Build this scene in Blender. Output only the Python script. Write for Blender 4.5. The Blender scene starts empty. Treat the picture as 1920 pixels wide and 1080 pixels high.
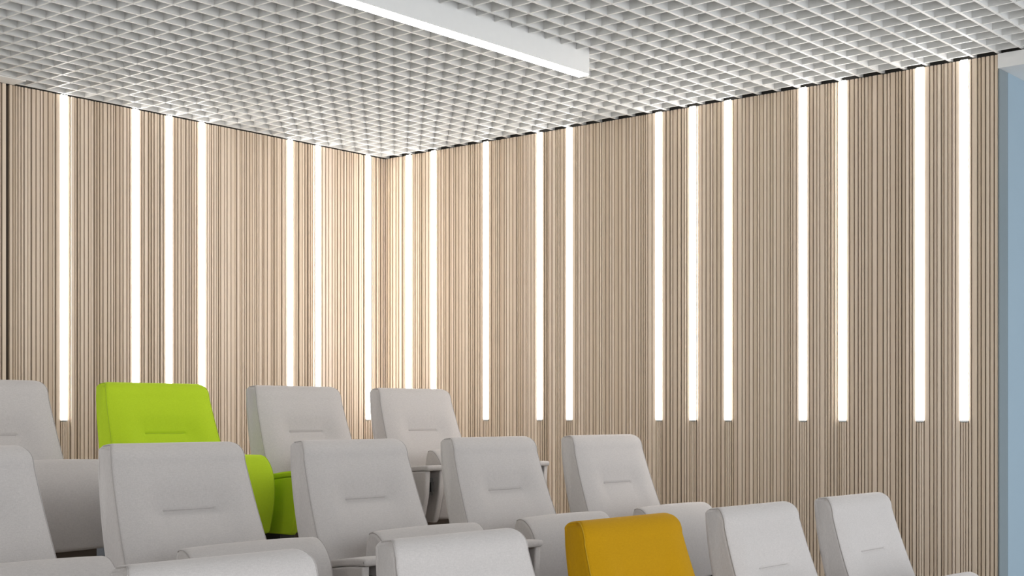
import bpy, math, random
from mathutils import Vector

# ------------------------------------------------------------------ camera, world, exposure
F = 2570.0                      # focal length in pixels of the 1920 px wide frame
TH = math.radians(40.16)        # optical axis against the row direction (+X)
YH = 778.5                      # horizon row in the frame
ZC = 8.2                        # depth of the room corner
ST, CT = math.sin(TH), math.cos(TH)
xc = (722 - 960) / F * ZC
UW = xc * ST + ZC * CT          # camera to the right wall, along +X
PW = ZC * ST - xc * CT          # camera to the back (left-hand) wall, along +Y
EYE = 1.66
scene = bpy.context.scene
col = scene.collection
cam_d = bpy.data.cameras.new('camera')
cam = bpy.data.objects.new('camera', cam_d)
col.objects.link(cam)
cam.location = (-UW, -PW, EYE)
cam.rotation_euler = (math.pi / 2, 0, TH - math.pi / 2)
cam_d.sensor_width = 36
cam_d.lens = F / 1920 * 36
cam_d.shift_y = (YH - 540) / 1920
cam_d.clip_start = 0.05
scene.camera = cam

world = bpy.data.worlds.new('world')
scene.world = world
world.use_nodes = True
bg = world.node_tree.nodes['Background']
bg.inputs['Color'].default_value = (0.93, 0.965, 1.0, 1)
bg.inputs['Strength'].default_value = 1.75
vs = scene.view_settings
vs.view_transform = 'Standard'
vs.look = 'None'
vs.gamma = 1
vs.use_curve_mapping = False
vs.exposure = 0.42
STRIP = 12.5                     # emission of the wall strips
LINEAR = 12.0                    # emission of the ceiling lamp

CEIL = EYE + (YH - 297) / F * ZC
random.seed(7)

# ------------------------------------------------------------------ materials
def new_mat(name):
    m = bpy.data.materials.new(name)
    m.use_nodes = True
    return m, m.node_tree.nodes, m.node_tree.links, m.node_tree.nodes['Principled BSDF']

def plain(name, c, rough=0.6, noise=0.05, scale=30, metal=0.0):
    m, n, l, b = new_mat(name)
    b.inputs['Roughness'].default_value = rough
    b.inputs['Metallic'].default_value = metal
    tc = n.new('ShaderNodeTexCoord')
    nz = n.new('ShaderNodeTexNoise'); nz.inputs['Scale'].default_value = scale
    nz.inputs['Detail'].default_value = 4
    l.new(tc.outputs['Object'], nz.inputs['Vector'])
    mx = n.new('ShaderNodeMix'); mx.data_type = 'RGBA'
    mx.inputs[6].default_value = tuple(x * (1 - noise) for x in c) + (1,)
    mx.inputs[7].default_value = tuple(min(1, x * (1 + noise)) for x in c) + (1,)
    l.new(nz.outputs['Fac'], mx.inputs[0])
    l.new(mx.outputs[2], b.inputs['Base Color'])
    return m

def fabric(name, c, c2):
    m, n, l, b = new_mat(name)
    b.inputs['Roughness'].default_value = 0.95
    b.inputs['Specular IOR Level'].default_value = 0.15
    b.inputs['Sheen Weight'].default_value = 0.35
    b.inputs['Sheen Roughness'].default_value = 0.45
    b.inputs['Sheen Tint'].default_value = tuple(min(1, x * 1.3 + .1) for x in c) + (1,)
    tc = n.new('ShaderNodeTexCoord')
    # woven threads: two stretched noises
    mp1 = n.new('ShaderNodeMapping'); mp1.inputs['Scale'].default_value = (90, 500, 650)
    mp2 = n.new('ShaderNodeMapping'); mp2.inputs['Scale'].default_value = (650, 500, 90)
    l.new(tc.outputs['Object'], mp1.inputs['Vector']); l.new(tc.outputs['Object'], mp2.inputs['Vector'])
    n1 = n.new('ShaderNodeTexNoise'); n1.inputs['Scale'].default_value = 1; n1.inputs['Detail'].default_value = 2
    n2 = n.new('ShaderNodeTexNoise'); n2.inputs['Scale'].default_value = 1; n2.inputs['Detail'].default_value = 2
    l.new(mp1.outputs[0], n1.inputs['Vector']); l.new(mp2.outputs[0], n2.inputs['Vector'])
    ad = n.new('ShaderNodeMath'); ad.operation = 'ADD'
    l.new(n1.outputs['Fac'], ad.inputs[0]); l.new(n2.outputs['Fac'], ad.inputs[1])
    mr = n.new('ShaderNodeMapRange')
    mr.inputs['From Min'].default_value = 0.65; mr.inputs['From Max'].default_value = 1.35
    l.new(ad.outputs[0], mr.inputs['Value'])
    mx = n.new('ShaderNodeMix'); mx.data_type = 'RGBA'
    mx.inputs[6].default_value = tuple(c2) + (1,)
    mx.inputs[7].default_value = tuple(c) + (1,)
    l.new(mr.outputs[0], mx.inputs[0])
    l.new(mx.outputs[2], b.inputs['Base Color'])
    bp = n.new('ShaderNodeBump'); bp.inputs['Strength'].default_value = 0.12; bp.inputs['Distance'].default_value = 0.002
    l.new(ad.outputs[0], bp.inputs['Height']); l.new(bp.outputs[0], b.inputs['Normal'])
    return m

def oak(name):
    m, n, l, b = new_mat(name)
    b.inputs['Roughness'].default_value = 0.55
    b.inputs['Specular IOR Level'].default_value = 0.3
    tc = n.new('ShaderNodeTexCoord'); oi = n.new('ShaderNodeObjectInfo')
    sc = n.new('ShaderNodeVectorMath'); sc.operation = 'MULTIPLY_ADD'
    sc.inputs[1].default_value = (60, 60, 2.2)
    cv = n.new('ShaderNodeMath'); cv.operation = 'MULTIPLY'; cv.inputs[1].default_value = 40
    l.new(oi.outputs['Random'], cv.inputs[0])
    cx = n.new('ShaderNodeCombineXYZ'); l.new(cv.outputs[0], cx.inputs[0]); l.new(cv.outputs[0], cx.inputs[2])
    l.new(tc.outputs['Object'], sc.inputs[0]); l.new(cx.outputs[0], sc.inputs[2])
    nz = n.new('ShaderNodeTexNoise'); nz.inputs['Scale'].default_value = 1; nz.inputs['Detail'].default_value = 5
    l.new(sc.outputs[0], nz.inputs['Vector'])
    mx = n.new('ShaderNodeMix'); mx.data_type = 'RGBA'
    mx.inputs[6].default_value = OAK_A + (1,)
    mx.inputs[7].default_value = OAK_B + (1,)
    l.new(nz.outputs['Fac'], mx.inputs[0])
    hs = n.new('ShaderNodeHueSaturation')
    vr = n.new('ShaderNodeMapRange'); vr.inputs['To Min'].default_value = 0.86; vr.inputs['To Max'].default_value = 1.1
    l.new(oi.outputs['Random'], vr.inputs['Value']); l.new(vr.outputs[0], hs.inputs['Value'])
    sr = n.new('ShaderNodeMapRange'); sr.inputs['To Min'].default_value = 1.08; sr.inputs['To Max'].default_value = 0.88
    l.new(oi.outputs['Random'], sr.inputs['Value']); l.new(sr.outputs[0], hs.inputs['Saturation'])
    l.new(mx.outputs[2], hs.inputs['Color']); l.new(hs.outputs[0], b.inputs['Base Color'])
    return m

def emit(name, c, s):
    m, n, l, b = new_mat(name)
    b.inputs['Base Color'].default_value = (0.85, 0.85, 0.85, 1)
    b.inputs['Emission Color'].default_value = c + (1,)
    b.inputs['Emission Strength'].default_value = s
    return m

OAK_A = (0.65, 0.525, 0.40)
OAK_B = (0.76, 0.635, 0.50)
M = {
    'grey': fabric('fabric_grey', (0.60, 0.565, 0.545), (0.50, 0.47, 0.455)),
    'green': fabric('fabric_green', (0.50, 0.68, 0.03), (0.44, 0.62, 0.022)),
    'yellow': fabric('fabric_yellow', (0.50, 0.27, 0.005), (0.43, 0.225, 0.003)),
    'oak': oak('oak_slat'),
    'backing': plain('slat_backing', (0.085, 0.06, 0.042), 0.8),
    'black': plain('black_plastic', (0.012, 0.012, 0.013), 0.45),
    'void': plain('plenum_black', (0.05, 0.047, 0.043), 0.9),
    'steel': plain('dark_steel', (0.08, 0.08, 0.085), 0.4, metal=0.6),
    'blade': plain('ceiling_blade_white', (0.74, 0.74, 0.725), 0.5, 0.02),
    'white': plain('white_paint', (0.80, 0.80, 0.79), 0.5, 0.02),
    'slab': plain('slab_grey', (0.10, 0.10, 0.10), 0.9),
    'blue': plain('blue_paint', (0.285, 0.375, 0.445), 0.6, 0.02, 8),
    'jamb': plain('door_jamb_grey', (0.20, 0.235, 0.25), 0.3, 0.03),
    'carpet': plain('tier_carpet', (0.30, 0.265, 0.235), 0.95, 0.15, 300),
    'grey_thread': plain('thread_grey', (0.43, 0.40, 0.385), 0.9),
    'green_thread': plain('thread_green', (0.38, 0.53, 0.018), 0.9),
    'yellow_thread': plain('thread_yellow', (0.46, 0.27, 0.004), 0.9),
    'taupe': plain('filler_taupe', (0.15, 0.115, 0.088), 0.8),
    'warm': plain('warm_blocker', (0.80, 0.76, 0.71), 0.6),
    'cap': plain('lamp_cap', (0.70, 0.70, 0.69), 0.5, 0.02),
    'strip': emit('strip_diffuser', (1.0, 0.968, 0.93), STRIP),
    'linear': emit('linear_diffuser', (1.0, 0.965, 0.92), LINEAR),
}

# ------------------------------------------------------------------ helpers
def link(o, parent=None):
    col.objects.link(o)
    if parent is not None:
        o.parent = parent
    return o

def mesh(name, verts, faces, mat, smooth=False):
    me = bpy.data.meshes.new(name)
    me.from_pydata([tuple(v) for v in verts], [], faces)
    me.materials.append(M[mat])
    if smooth:
        me.polygons.foreach_set('use_smooth', [True] * len(me.polygons))
    me.update()
    return me

def obj(name, me, parent=None, loc=(0, 0, 0)):
    o = bpy.data.objects.new(name, me)
    o.location = loc
    return link(o, parent)

class MB:
    def __init__(self):
        self.v, self.f = [], []
    def box(self, x0, x1, y0, y1, z0, z1):
        i = len(self.v)
        self.v += [(x, y, z) for x in (x0, x1) for y in (y0, y1) for z in (z0, z1)]
        for q in ((0, 1, 3, 2), (4, 6, 7, 5), (0, 4, 5, 1), (2, 3, 7, 6), (0, 2, 6, 4), (1, 5, 7, 3)):
            self.f.append(tuple(i + k for k in q))
        return self
    def rings(self, rings, cap0=True, cap1=True):
        n = len(rings[0]); i0 = len(self.v)
        for r in rings:
            self.v += [tuple(p) for p in r]
        for a in range(len(rings) - 1):
            for k in range(n):
                k2 = (k + 1) % n
                self.f.append((i0 + a * n + k, i0 + a * n + k2, i0 + (a + 1) * n + k2, i0 + (a + 1) * n + k))
        if cap0: self.f.append(tuple(i0 + k for k in reversed(range(n))))
        if cap1: self.f.append(tuple(i0 + (len(rings) - 1) * n + k for k in range(n)))
        return self
    def tube(self, pts, r, closed=False, seg=6):
        rings = []
        n = len(pts)
        for k, p in enumerate(pts):
            a = pts[(k - 1) % n] if (closed or k > 0) else pts[k]
            b = pts[(k + 1) % n] if (closed or k < n - 1) else pts[k]
            t = (Vector(b) - Vector(a)).normalized()
            u = t.cross(Vector((0.31, 0.2, 0.93))).normalized()
            w = t.cross(u)
            rings.append([Vector(p) + u * (r * math.cos(q * 2 * math.pi / seg)) + w * (r * math.sin(q * 2 * math.pi / seg)) for q in range(seg)])
        if closed: rings.append(rings[0])
        return self.rings(rings, not closed, not closed)
    def make(self, name, mat, smooth=False):
        return mesh(name, self.v, self.f, mat, smooth)

def fix_normals(me):
    import bmesh
    bm = bmesh.new(); bm.from_mesh(me)
    bmesh.ops.remove_doubles(bm, verts=bm.verts, dist=1e-6)
    bmesh.ops.recalc_face_normals(bm, faces=bm.faces)
    bm.to_mesh(me); bm.free()
    return me

def struct(o):
    o['kind'] = 'structure'
    return o

def tag(o, label, cat, group=None):
    o['label'] = label; o['category'] = cat
    if group: o['group'] = group
    return o

def u_on_left(x):               # frame column -> X on the back (left-hand) wall
    vp = 960 + F * ST / CT
    Z = ZC * (vp - 722) / (vp - x)
    return (Z - ZC) / CT
def v_on_right(x):              # frame column -> distance from the corner on the right wall
    vp = 960 - F * CT / ST
    Z = ZC * (722 - vp) / (x - vp)
    return (ZC - Z) / ST

# ------------------------------------------------------------------ floor tiers and room shell
RISE, RUN = 0.2025, 1.1
ROW_P = [4.46, 3.37, 2.26]              # rear of the backrests, distance from the camera plane
ROW_Z = [0.80, 0.80 - RISE, 0.80 - 2 * RISE]
WL_X0 = u_on_left(0) - 1.6              # how far the left-hand wall is built beyond the frame
VE = v_on_right(1872.5)                 # end of the cladding on the right wall
XMIN, YMIN = -UW - 2.4, -PW - 1.2

m = MB()
edges = [0.0] + [-(PW - p) - 0.78 for p in ROW_P] + [YMIN]
zt = ROW_Z + [ROW_Z[2] - RISE]
# stepped section, extruded along X
sec = [(0.0, zt[0])]
for k in range(3):
    sec += [(edges[k + 1], zt[k]), (edges[k + 1], zt[k + 1])]
sec += [(YMIN, zt[3]), (YMIN, -0.2), (0.0, -0.2)]
m.rings([[(XMIN, y, z) for y, z in sec], [(-0.02, y, z) for y, z in sec]])
fl = struct(obj('floor', fix_normals(m.make('floor', 'carpet'))))

CLT = CEIL - 0.005                      # top of the cladding
wall_r = struct(obj('wall_right', MB().box(0.016, 0.09, -VE, 0.1, -0.2, CLT - 0.004).make('wall_right', 'backing')))
wall_b = struct(obj('wall_left', MB().box(WL_X0, 0.016, 0.016, 0.1, -0.2, CLT - 0.004).make('wall_left', 'backing')))
struct(obj('trim_1', MB().box(0.03, 0.09, YMIN, 0.1, CLT, CEIL + 0.35).make('trim', 'void')))
struct(obj('trim_2', MB().box(WL_X0, 0.03, 0.03, 0.1, CLT, CEIL + 0.35).make('trim', 'void')))

struct(obj('wall_ambient_blocker', MB().box(XMIN - 0.1, XMIN - 0.005, YMIN, 0.1, -0.2, CEIL + 0.35).make('wall_ambient_blocker', 'warm')))  # unseen wall, added to block cool ambient light from this side

# slats: a few widths and two lengths share their meshes
LW = 0.034                              # lamp width
LB = EYE - 8 / F * ZC                   # lamp bottom
SL_B = 0.0
meshes = {}
def slat_mesh(w, z0, z1, axis):
    key = (round(w, 4), round(z0, 3), round(z1, 3), axis)
    if key not in meshes:
        h, d = w / 2, 0.012
        b = min(0.0012, w * .2)
        out = [(-h, d), (-h, b), (-h + b, 0), (h - b, 0), (h, b), (h, d)]   # across, depth (0 = face)
        if axis == 'x':
            rg = [[(a, c, z) for a, c in out] for z in (z0, z1)]
        else:
            rg = [[(c, a, z) for a, c in out] for z in (z0, z1)]
        meshes[key] = fix_normals(MB().rings(rg).make('slat', 'oak'))
    return meshes[key]

WIDTHS = [0.0080, 0.0105, 0.0135, 0.0175, 0.0205]
def widths_for(length, rng):
    """slat widths plus gaps filling a run exactly"""
    gap = 0.0042
    out, tot = [], 0
    while True:
        w = rng.choices(WIDTHS, (3, 4, 4, 3, 2))[0]
        if tot + w + gap > length - 0.004:
            break
        out.append(w); tot += w + gap
    if not out:
        return [], gap
    return out, (length - sum(out)) / len(out)

def clad(parent, axis, start, end, lamps, seed, tops):
    """slats from start to end (distance from the corner), short ones below the lamps"""
    rng = random.Random(seed)
    stops = [(l, LW / 2 + 0.001) for l in lamps]
    if axis == 'x': stops.append((JOINT, 0.007))         # dark open joint of the left-hand wall
    cuts = [start] + [c for l, h in stops for c in (l - h, l + h)] + [end]
    n = 0
    def put(c, w, z0, z1, rel):
        nonlocal n
        me = slat_mesh(w, z0, z1, axis)
        loc = (-c, rel, 0) if axis == 'x' else (rel, -c, 0)
        obj('slat', me, parent, loc)
        n += 1
    for k in range(0, len(cuts), 2):
        a, b = cuts[k], cuts[k + 1]
        ws, g = widths_for(b - a, rng)
        p = a - (g / 2 if k == 0 else 0)
        for i, w in enumerate(ws):
            p += g / 2
            rel = rng.choices((0.0, 0.0015, 0.0045), (5, 3, 2))[0] if w < 0.016 else 0.0
            put(p + w / 2, w, SL_B, tops, rel)
            p += w + g / 2
    for l in lamps:
        for i in (-1, 0, 1):
            put(l + i * (LW / 3), 0.0080, SL_B, LB - 0.006, 0.0)
    return n

left_px = [120, 254, 317, 378.5, 544, 596, 690]
right_px = [766, 813, 911, 1012, 1067.5, 1235.5, 1299, 1365, 1505.5, 1580, 1725, 1808]
lampsL = sorted(-u_on_left(x) for x in left_px)
lampsR = [v_on_right(x) for x in right_px]
JOINT = -u_on_left(15)
nl = clad(wall_b, 'x', 0.0005, -WL_X0 - 1.25, lampsL, 3, CLT)
nr = clad(wall_r, 'y', 0.0005, VE - 0.001, lampsR, 5, CLT)
print('slats', nl, nr)

# ------------------------------------------------------------------ ceiling: slab and open-cell blades
CELL = 0.1052
BH = 0.055
slab = struct(obj('ceiling', MB().box(XMIN - .1, 0.09, YMIN - .1, 0.1, CEIL + 0.35, CEIL + 0.42).make('ceiling', 'slab')))
# ceiling lamp footprint
Zl = F * (CEIL - EYE) / (YH - 101)
Xl = (1105 - 960) / F * Zl
LX1 = Xl * ST + Zl * CT - UW            # far end of the lamp
LY0 = -(PW - (Zl * ST - Xl * CT))       # camera-side face
LWID = 0.056
LY1 = LY0 + LWID
LX0 = LX1 - 5.2
k = 0
bl_x = {}
def bladex(x0, x1, y):
    L = round(x1 - x0, 4)
    if L not in bl_x:
        bl_x[L] = MB().box(0, L, -0.0058, 0.0058, 0, BH).make('ceiling_blade', 'blade')
    obj('ceiling_blade', bl_x[L], slab, (x0, y, CEIL))
def bladey(y0, y1, x):
    L = round(y1 - y0, 4)
    if ('y', L) not in bl_x:
        bl_x[('y', L)] = MB().box(-0.0044, 0.0044, 0, L, 0, BH - 0.001).make('ceiling_blade', 'blade')
    obj('ceiling_blade', bl_x[('y', L)], slab, (x, y0, CEIL + 0.0008))
y = -0.012
while y > YMIN:
    if LY0 - 0.006 < y < LY1 + 0.006:
        bladex(LX1 + 0.004, 0.02, y)
    else:
        bladex(XMIN, 0.02, y)
    y -= CELL
x = -0.042
while x > XMIN:
    if LX0 < x < LX1 + 0.005:
        bladey(YMIN, LY0 - 0.001, x); bladey(LY1 + 0.001, -0.006, x)
    else:
        bladey(YMIN, -0.006, x)
    x -= CELL

struct(obj('trim_3', MB().box(u_on_left(25) - 1.2, u_on_left(25), -0.112, -0.002, CEIL - 0.0045, CEIL - 0.0006).make('trim', 'white')))

# ------------------------------------------------------------------ doorway on the right: header, jamb, blue passage
HB = EYE + (YH - 129) / F * ZC * (722 + 2085) / (1872 + 2085)
dr = struct(obj('door_1', None))
obj('header', MB().box(-0.012, 0.09, YMIN, -VE - 0.0005, HB, CEIL - 0.005).make('header', 'white'), dr)
obj('jamb', MB().box(-0.006, 0.088, -VE - 0.006, -VE - 0.0006, -0.2, HB - 0.001).make('jamb', 'jamb'), dr)
struct(obj('wall_passage', MB().box(0.0905, 2.6, -VE - 0.006, -VE + 0.06, -0.2, HB).make('wall_passage', 'blue')))
struct(obj('ceiling_passage', MB().box(0.0905, 2.6, YMIN, -VE + 0.06, HB + 0.0005, HB + 0.08).make('ceiling_passage', 'white')))
struct(obj('wall_passage_end', MB().box(2.61, 2.7, YMIN, -VE + 0.06, -0.2, HB + 0.08).make('wall_passage_end', 'blue')))
struct(obj('floor_passage', MB().box(-0.019, 2.6, YMIN, -VE - 0.0065, -0.3, -0.2).make('floor_passage', 'carpet')))

# ------------------------------------------------------------------ wall light strips
ORD = ['first', 'second', 'third', 'fourth', 'fifth', 'sixth', 'seventh', 'eighth', 'ninth', 'tenth', 'eleventh', 'twelfth']
LT = CEIL - 0.004
hl = LT - LB
def lamp_meshes(axis):
    def bx(a0, a1, d0, d1, z0, z1, nm, mt):
        if axis == 'x': return MB().box(a0, a1, d0, d1, z0, z1).make(nm, mt)
        return MB().box(d0, d1, a0, a1, z0, z1).make(nm, mt)
    w = LW / 2
    return (bx(-w, w, 0.002, 0.0155, 0, hl, 'housing', 'cap'),
            bx(-w + .001, w - .001, -0.003, 0.0018, 0.003, hl, 'diffuser', 'strip'),
            bx(-w, w, -0.004, 0.0015, -0.004, 0.0025, 'end_cap', 'cap'))
for axis, lamps, side in (('x', lampsL, 'left'), ('y', lampsR, 'right')):
    ms = lamp_meshes(axis)
    for i, c in enumerate(lamps):
        e = obj('light_strip', None, None, (-c, 0, LB) if axis == 'x' else (0, -c, LB))
        if i == 0:
            lb = f'vertical white light strip on the {side} slatted wall, nearest to the room corner'
        elif i == len(lamps) - 1:
            lb = ('vertical white light strip on the left slatted wall, farthest from the corner' if side == 'left'
                  else 'vertical white light strip on the right slatted wall, nearest to the blue doorway')
        else:
            lb = f'vertical white light strip on the {side} slatted wall, {ORD[i]} from the room corner'
        tag(e, lb, 'wall light', f'light strips on the {side} slatted wall')
        for mm in ms:
            obj(mm.name.split('.')[0], mm, e)

# ceiling lamp
DROP = 40 / F * Zl
e = tag(obj('linear_ceiling_lamp', None, None, (LX1, LY0, CEIL - DROP)),
        'long white linear lamp sunk in the white grid ceiling, glowing underneath', 'ceiling lamp')
L = LX1 - LX0
obj('housing', MB().box(-L, -0.004, 0, LWID, 0.004, DROP + BH + 0.02).make('housing', 'white'), e)
obj('diffuser', MB().box(-L, -0.006, 0.004, LWID - 0.004, -0.002, 0.0038).make('diffuser', 'linear'), e)
obj('end_cap', MB().box(-0.004, 0, 0, LWID, 0.0, DROP + BH + 0.02).make('end_cap', 'white'), e)
obj('hanger', MB().box(-L * .5, -L * .5 + .03, .013, .043, DROP + BH + .02, DROP + 0.35).make('hanger', 'steel'), e)
obj('hanger', MB().box(-.5, -.47, .013, .043, DROP + BH + .02, DROP + 0.35).make('hanger', 'steel'), e)

# ------------------------------------------------------------------ chairs
BT = 0.983                      # top of the backrest above the tier
DB = 0.56                       # height of the backrest
def y_front(d): return -0.066 - 0.25 * d - 0.25 * d * d
def y_rear(d): return -(0.10 * d + 0.38 * d * d)
def halfw(d):
    w = 0.231 + 0.068 * d
    if d < 0.034: w -= 0.020 * (1 - math.sqrt(max(0.0, 1 - (1 - d / 0.034) ** 2)))
    return w

CR_D, CR_H = 0.192, 0.088       # tuft crease: depth below the top, half length
def back_profile():
    """closed (y, d) side profile: front rolls over the top, rear corner tight; True marks front points"""
    pts = []
    def P(y, d, f): pts.append((y, d, f))
    n = 12
    for k in range(n):                                  # rear, going up
        d = DB - 0.03 + (0.019 - (DB - 0.03)) * k / (n - 1)
        P(y_rear(d), d, 0)
    for k in range(1, 5):                               # rear top corner
        a = math.pi / 2 * k / 4
        P(y_rear(0.019) - 0.019 * (1 - math.cos(a)), 0.019 - 0.017 * math.sin(a), 0)
    ry, rd = 0.044, 0.058                               # roll at the front of the top
    yt = y_front(rd) + ry
    for k in range(10):
        a = math.pi / 2 * k / 9
        P(yt - ry * math.sin(a), rd - rd * math.cos(a), 1)
    ds = [rd + (CR_D - 0.012 - rd) * k / 11 for k in range(1, 12)]
    ds += [CR_D + q for q in (-0.009, -0.006, -0.004, -0.002, 0, 0.002, 0.004, 0.006, 0.009)]
    ds += [CR_D + 0.012 + (DB - 0.025 - CR_D - 0.012) * k / 16 for k in range(17)]
    for d in ds: P(y_front(d), d, 1)
    yb = y_front(DB - 0.025)
    for k in range(1, 5):
        a = math.pi / 2 * k / 4
        P(yb + 0.02 * (1 - math.cos(a)), DB - 0.025 + 0.025 * math.sin(a), 0)
    P((yb + y_rear(DB)) / 2, DB, 0)
    P(y_rear(DB) - 0.012, DB, 0)
    return pts

def build_back(mat):
    pr = back_profile()
    n = len(pr)
    r = 0.012
    vec = [Vector((p[0], -p[1])) for p in pr]
    area = sum(vec[k].x * vec[(k + 1) % n].y - vec[(k + 1) % n].x * vec[k].y for k in range(n))
    sg = 1 if area > 0 else -1
    nor = []
    for k in range(n):
        t = vec[(k + 1) % n] - vec[(k - 1) % n]
        nor.append(Vector((t.y, -t.x)).normalized() * sg)
    cen = Vector(((y_front(DB / 2) + y_rear(DB / 2)) / 2, -DB / 2))
    def ring(s, xin, ins):
        """s: -1..1 across at full half width minus xin"""
        out = []
        for p, v, q in zip(pr, vec, nor):
            w = halfw(p[1]) - xin
            x = s * w
            y, d = v.x - q.x * ins, -(v.y - q.y * ins)
            if p[2] and xin > 0:
                ed = min(1.0, (1 - abs(s)) / 0.35)
                tp = min(1.0, p[1] / 0.12)
                bulge = 0.014 * (1 - (1 - ed) ** 2) * (0.25 + 0.75 * tp)
                dist = math.hypot(max(0, abs(x) - CR_H), p[1] - CR_D)
                dent = 0.020 * math.exp(-(dist / 0.058) ** 2) + 0.005 * math.exp(-(dist / 0.0055) ** 2)
                y += dent - bulge
            out.append((x, y, BT - d))
        return out
    def cap(sgn):
        out = []
        for p, v, q in zip(pr, vec, nor):
            b = v - q * (r + 0.002)
            out.append((sgn * halfw(-b.y), b.x, BT + b.y))
        return out
    rings = [cap(-1)]
    for q in range(5):
        a = math.pi / 2 * q / 4
        rings.append(ring(-1, r * (1 - math.cos(a)), r * (1 - math.sin(a))))
    ss = []
    lim = CR_H / (halfw(CR_D) - r)
    for k in range(1, 13): ss.append(-1 + (1 - lim - 0.03) * k / 12)
    for q in (-0.02, -0.01, 0.0, 0.015): ss.append(-lim + q)
    ss += [-lim + 0.04 + (lim - 0.04) * k / 5 for k in range(6)]
    ss = ss + [-q for q in reversed(ss[:-1])]
    for q in ss: rings.append(ring(q, r, 0))
    for q in range(5):
        a = math.pi / 2 * (4 - q) / 4
        rings.append(ring(1, r * (1 - math.cos(a)), r * (1 - math.sin(a))))
    rings += [cap(1)]
    me = fix_normals(MB().rings(rings).make('backrest', mat, True))
    pipes = []
    for sgn in (-1, 1):
        pp = []
        for p, v, q in list(zip(pr, vec, nor))[14:-2]:
            b = v - q * (r * 0.36 - 0.0005)
            pp.append((sgn * (halfw(p[1]) - r * 0.23 + 0.0004), b.x, BT + b.y))
        pipes.append(fix_normals(MB().tube(pp, 0.0018, False, 6).make('piping', mat + '_thread', True)))
    cr = [(-CR_H + 2 * CR_H * k / 12, y_front(CR_D) - 0.014 + 0.025 - 0.0004, BT - CR_D) for k in range(13)]
    seam = fix_normals(MB().tube(cr, 0.0012, False, 5).make('seam', mat + '_thread', True))
    return me, pipes, seam

def catmull(ctrl, n):
    pts = []
    c = len(ctrl)
    for i in range(c):
        p0, p1, p2, p3 = (Vector(ctrl[(i + k) % c]) for k in (-1, 0, 1, 2))
        for k in range(n):
            t = k / n
            pts.append(0.5 * ((2 * p1) + (p2 - p0) * t + (2 * p0 - 5 * p1 + 4 * p2 - p3) * t * t + (3 * p1 - p0 - 3 * p2 + p3) * t ** 3))
    return pts

def fillet_ext(prof, hw, r, puff=0.0, nmid=11):
    n = len(prof)
    area = sum(prof[k].x * prof[(k + 1) % n].y - prof[(k + 1) % n].x * prof[k].y for k in range(n))
    sg = 1 if area > 0 else -1
    nor = []
    for k in range(n):
        t = prof[(k + 1) % n] - prof[(k - 1) % n]
        nor.append(Vector((t.y, -t.x)).normalized() * sg)
    cen = sum(prof, Vector((0, 0))) / n
    def ring(x, ins):
        return [(x, p.x - q.x * ins, p.y - q.y * ins) for p, q in zip(prof, nor)]
    cr = r + 0.0025
    rings = [ring(-hw, cr)]
    for q in range(5):
        a = math.pi / 2 * q / 4
        rings.append(ring(-hw + r * (1 - math.cos(a)), r * (1 - math.sin(a))))
    for k in range(1, nmid + 1):
        s = -1 + 2 * k / (nmid + 1)
        rings.append(ring((hw - r) * s, -puff * (1 - abs(s) ** 2.4)))
    for q in range(5):
        a = math.pi / 2 * (4 - q) / 4
        rings.append(ring(hw - r * (1 - math.cos(a)), r * (1 - math.sin(a))))
    rings += [ring(hw, cr)]
    return rings, nor

SEAT_HW, SEAT_X = 0.238, 0.026
SEAT_PROF = [(-0.372, 0.690), (-0.392, 0.709), (-0.425, 0.700), (-0.458, 0.660), (-0.474, 0.600),
             (-0.470, 0.520), (-0.452, 0.440), (-0.435, 0.412), (-0.36, 0.408), (-0.335, 0.425), (-0.345, 0.52), (-0.36, 0.62)]
def build_seat(mat):
    prof = catmull([(a + 0.034, b) for a, b in SEAT_PROF], 5)
    rings, nor = fillet_ext(prof, SEAT_HW, 0.014, 0.004)
    me = fix_normals(MB().rings(rings).make('seat', mat, True))
    pipes = []
    for s in (-1, 1):
        pp = [(s * (SEAT_HW - 0.014 + 0.014 * 0.78), p.x - q.x * (0.014 * 0.35 - .0006), p.y - q.y * (0.014 * 0.35 - .0006)) for p, q in list(zip(prof, nor))[2:40]]
        pipes.append(fix_normals(MB().tube(pp, 0.0018, False, 6).make('piping', mat + '_thread', True)))
    return me, pipes

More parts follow.
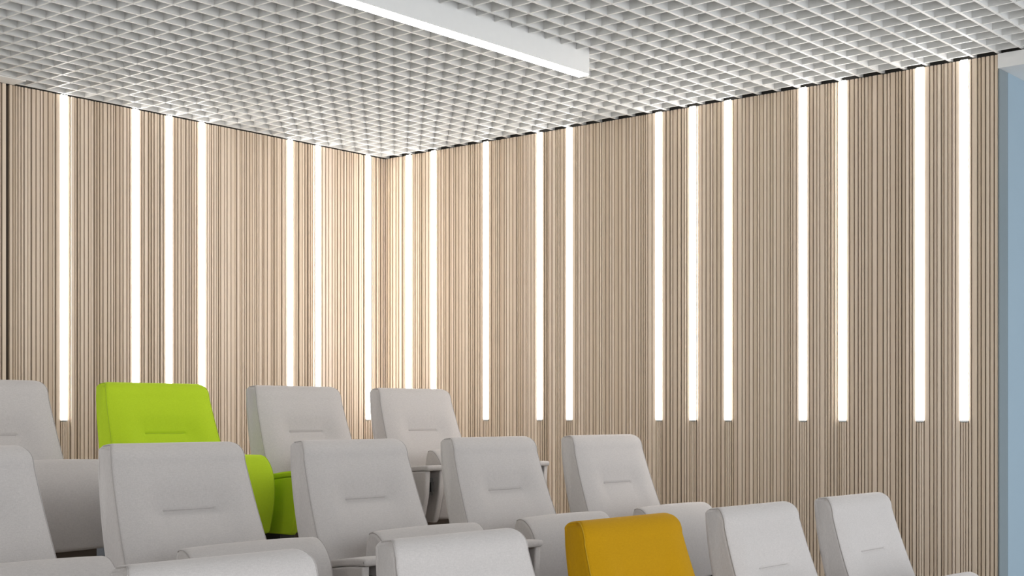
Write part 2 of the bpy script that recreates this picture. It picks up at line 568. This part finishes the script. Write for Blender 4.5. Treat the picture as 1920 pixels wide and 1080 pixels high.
ARM_X, ARM_HW = 0.372, 0.057
def arm_top(y):                 # upper edge of the panels: rises towards the front, then levels
    s = max(0.0, min(1.0, (-0.14 - y) / 0.34))
    return 0.562 + 0.065 * (1 - (1 - s) ** 1.5)
def build_arm(mat):
    ys = [-0.14 - 0.372 * k / 14 for k in range(15)]
    th = 0.022
    # pad: rounded arched slab
    top = [Vector((y, arm_top(y) + th)) for y in ys[:-1]]
    end = [Vector((ys[-1] + 0.003 - 0.008 * math.sin(a), arm_top(ys[-1]) + th / 2 + th / 2 * math.cos(a))) for a in (0.25, 0.9, 1.57, 2.3, 2.9)]
    bot = [Vector((y, arm_top(y))) for y in reversed(ys[:-1])]
    rings, _ = fillet_ext(top + end + bot, ARM_HW, 0.007, 0.0, 5)
    pad = fix_normals(MB().rings(rings).make('arm_pad', mat, True))
    # side panels
    ys2 = [-0.15 - 0.355 * k / 12 for k in range(13)]
    pr = [Vector((y, arm_top(y) - 0.0015)) for y in ys2] + [Vector((-0.500, 0.53)), Vector((-0.484, 0.46)), Vector((-0.472, 0.415)), Vector((-0.463, 0.405)), Vector((-0.30, 0.405)), Vector((-0.16, 0.405)), Vector((-0.150, 0.415)), Vector((-0.149, 0.5))]
    rings, _ = fillet_ext(pr, 0.014, 0.006, 0.0, 1)
    panel = fix_normals(MB().rings(rings).make('side_panel', mat, True))
    core = MB().box(-0.028, 0.028, -0.40, -0.17, 0.407, 0.560).make('core', mat)
    hinge = MB().box(-0.011, 0.011, -0.035, 0.035, -0.036, 0.036)
    hinge.box(-0.007, 0.007, -0.042, -0.035, -0.02, 0.02)
    return pad, panel, core, hinge.make('tablet_hinge', 'black')

GX = 0.06
kit = {}
def get_kit(mat):
    if mat not in kit:
        kit[mat] = (build_back(mat), build_seat(mat), build_arm(mat))
    return kit[mat]
leg_me = MB().box(-0.035, 0.035, -0.38, -0.20, 0.008, 0.404).make('leg', 'steel')
base_me = MB().box(-0.055, 0.055, -0.44, -0.16, 0.0, 0.0075).make('base_plate', 'steel')
frame = MB().box(-0.205, 0.315, -0.318, -0.28, 0.425, 0.463)
for s in (-1, 1):
    frame.box(s * 0.16 - 0.02, s * 0.16 + 0.02, -0.30, -0.17, 0.4045, 0.425)
under_seat_filler_me = MB().box(-0.22, 0.30, -0.275, -0.235, 0.0, 0.404).make('under_seat_filler', 'taupe')  # dark taupe box added to fill the gap under the seat
frame_me = frame.make('seat_frame', 'steel')

def chair(cx, yrear, z, mat, label, left_arm=False):
    e = tag(obj('auditorium_chair', None, None, (cx, yrear, z)), label, 'chair', 'auditorium chairs in three tiered rows')
    (bk, pp, sm), (st, sp), (pad, pan, core, hin) = get_kit(mat)
    b = obj('backrest', bk, e); obj('seam', sm, b)
    for q in pp: obj('piping', q, b)
    s = obj('seat', st, e, (SEAT_X, 0, 0))
    for q in sp: obj('piping', q, s)
    for sx in ((1, -1) if left_arm else (1,)):
        a = obj('armrest', pad, e, (sx * ARM_X, 0, 0))
        for dx in (-1, 1): obj('side_panel', pan, a, (dx * (ARM_HW - 0.0145), 0, 0))
        obj('core', core, a)
        obj('tablet_hinge', hin, a, (-0.0165, -0.462, 0.560))
        obj('leg', leg_me, e, (sx * ARM_X, 0, 0)); obj('base_plate', base_me, e, (sx * ARM_X, 0, 0))
    obj('seat_frame', frame_me, e); obj('under_seat_filler', under_seat_filler_me, e)
    return e

UL = 4.30                       # left edge of the last chair of every row, from the camera along +X
labels = {
    (0, 1): ('grey', 'grey chair in the rear row, left of the lime green one, cut by the frame'),
    (0, 2): ('green', 'lime green upholstered chair in the rear row'),
    (0, 3): ('grey', 'pale grey chair in the rear row, next to the lime green one'),
    (0, 4): ('grey', 'pale grey chair in the rear row, below the wall corner, last of its row'),
    (1, 0): ('grey', 'grey middle-row chair at the left edge, only half of its backrest showing'),
    (1, 1): ('grey', 'large grey middle-row chair in front of the lime green chair'),
    (1, 2): ('grey', 'grey middle-row chair, third from the right end of its row'),
    (1, 3): ('grey', 'grey middle-row chair behind the yellow one, second from its row end'),
    (1, 4): ('grey', 'pale grey chair at the right end of the middle row'),
    (2, 0): ('grey', 'grey front-row chair at lower left, only its top edge in view'),
    (2, 1): ('grey', 'grey front-row chair directly left of the yellow chair'),
    (2, 2): ('yellow', 'mustard yellow upholstered chair in the front row'),
    (2, 3): ('grey', 'grey front-row chair directly right of the yellow chair'),
    (2, 4): ('grey', 'pale grey chair at the right end of the front row'),
}
for (r, j), (mt, lb) in labels.items():
    cx = UL + 0.216 - 0.7 * (4 - j) - UW
    chair(cx, ROW_P[r] - PW, ROW_Z[r], mt, lb)
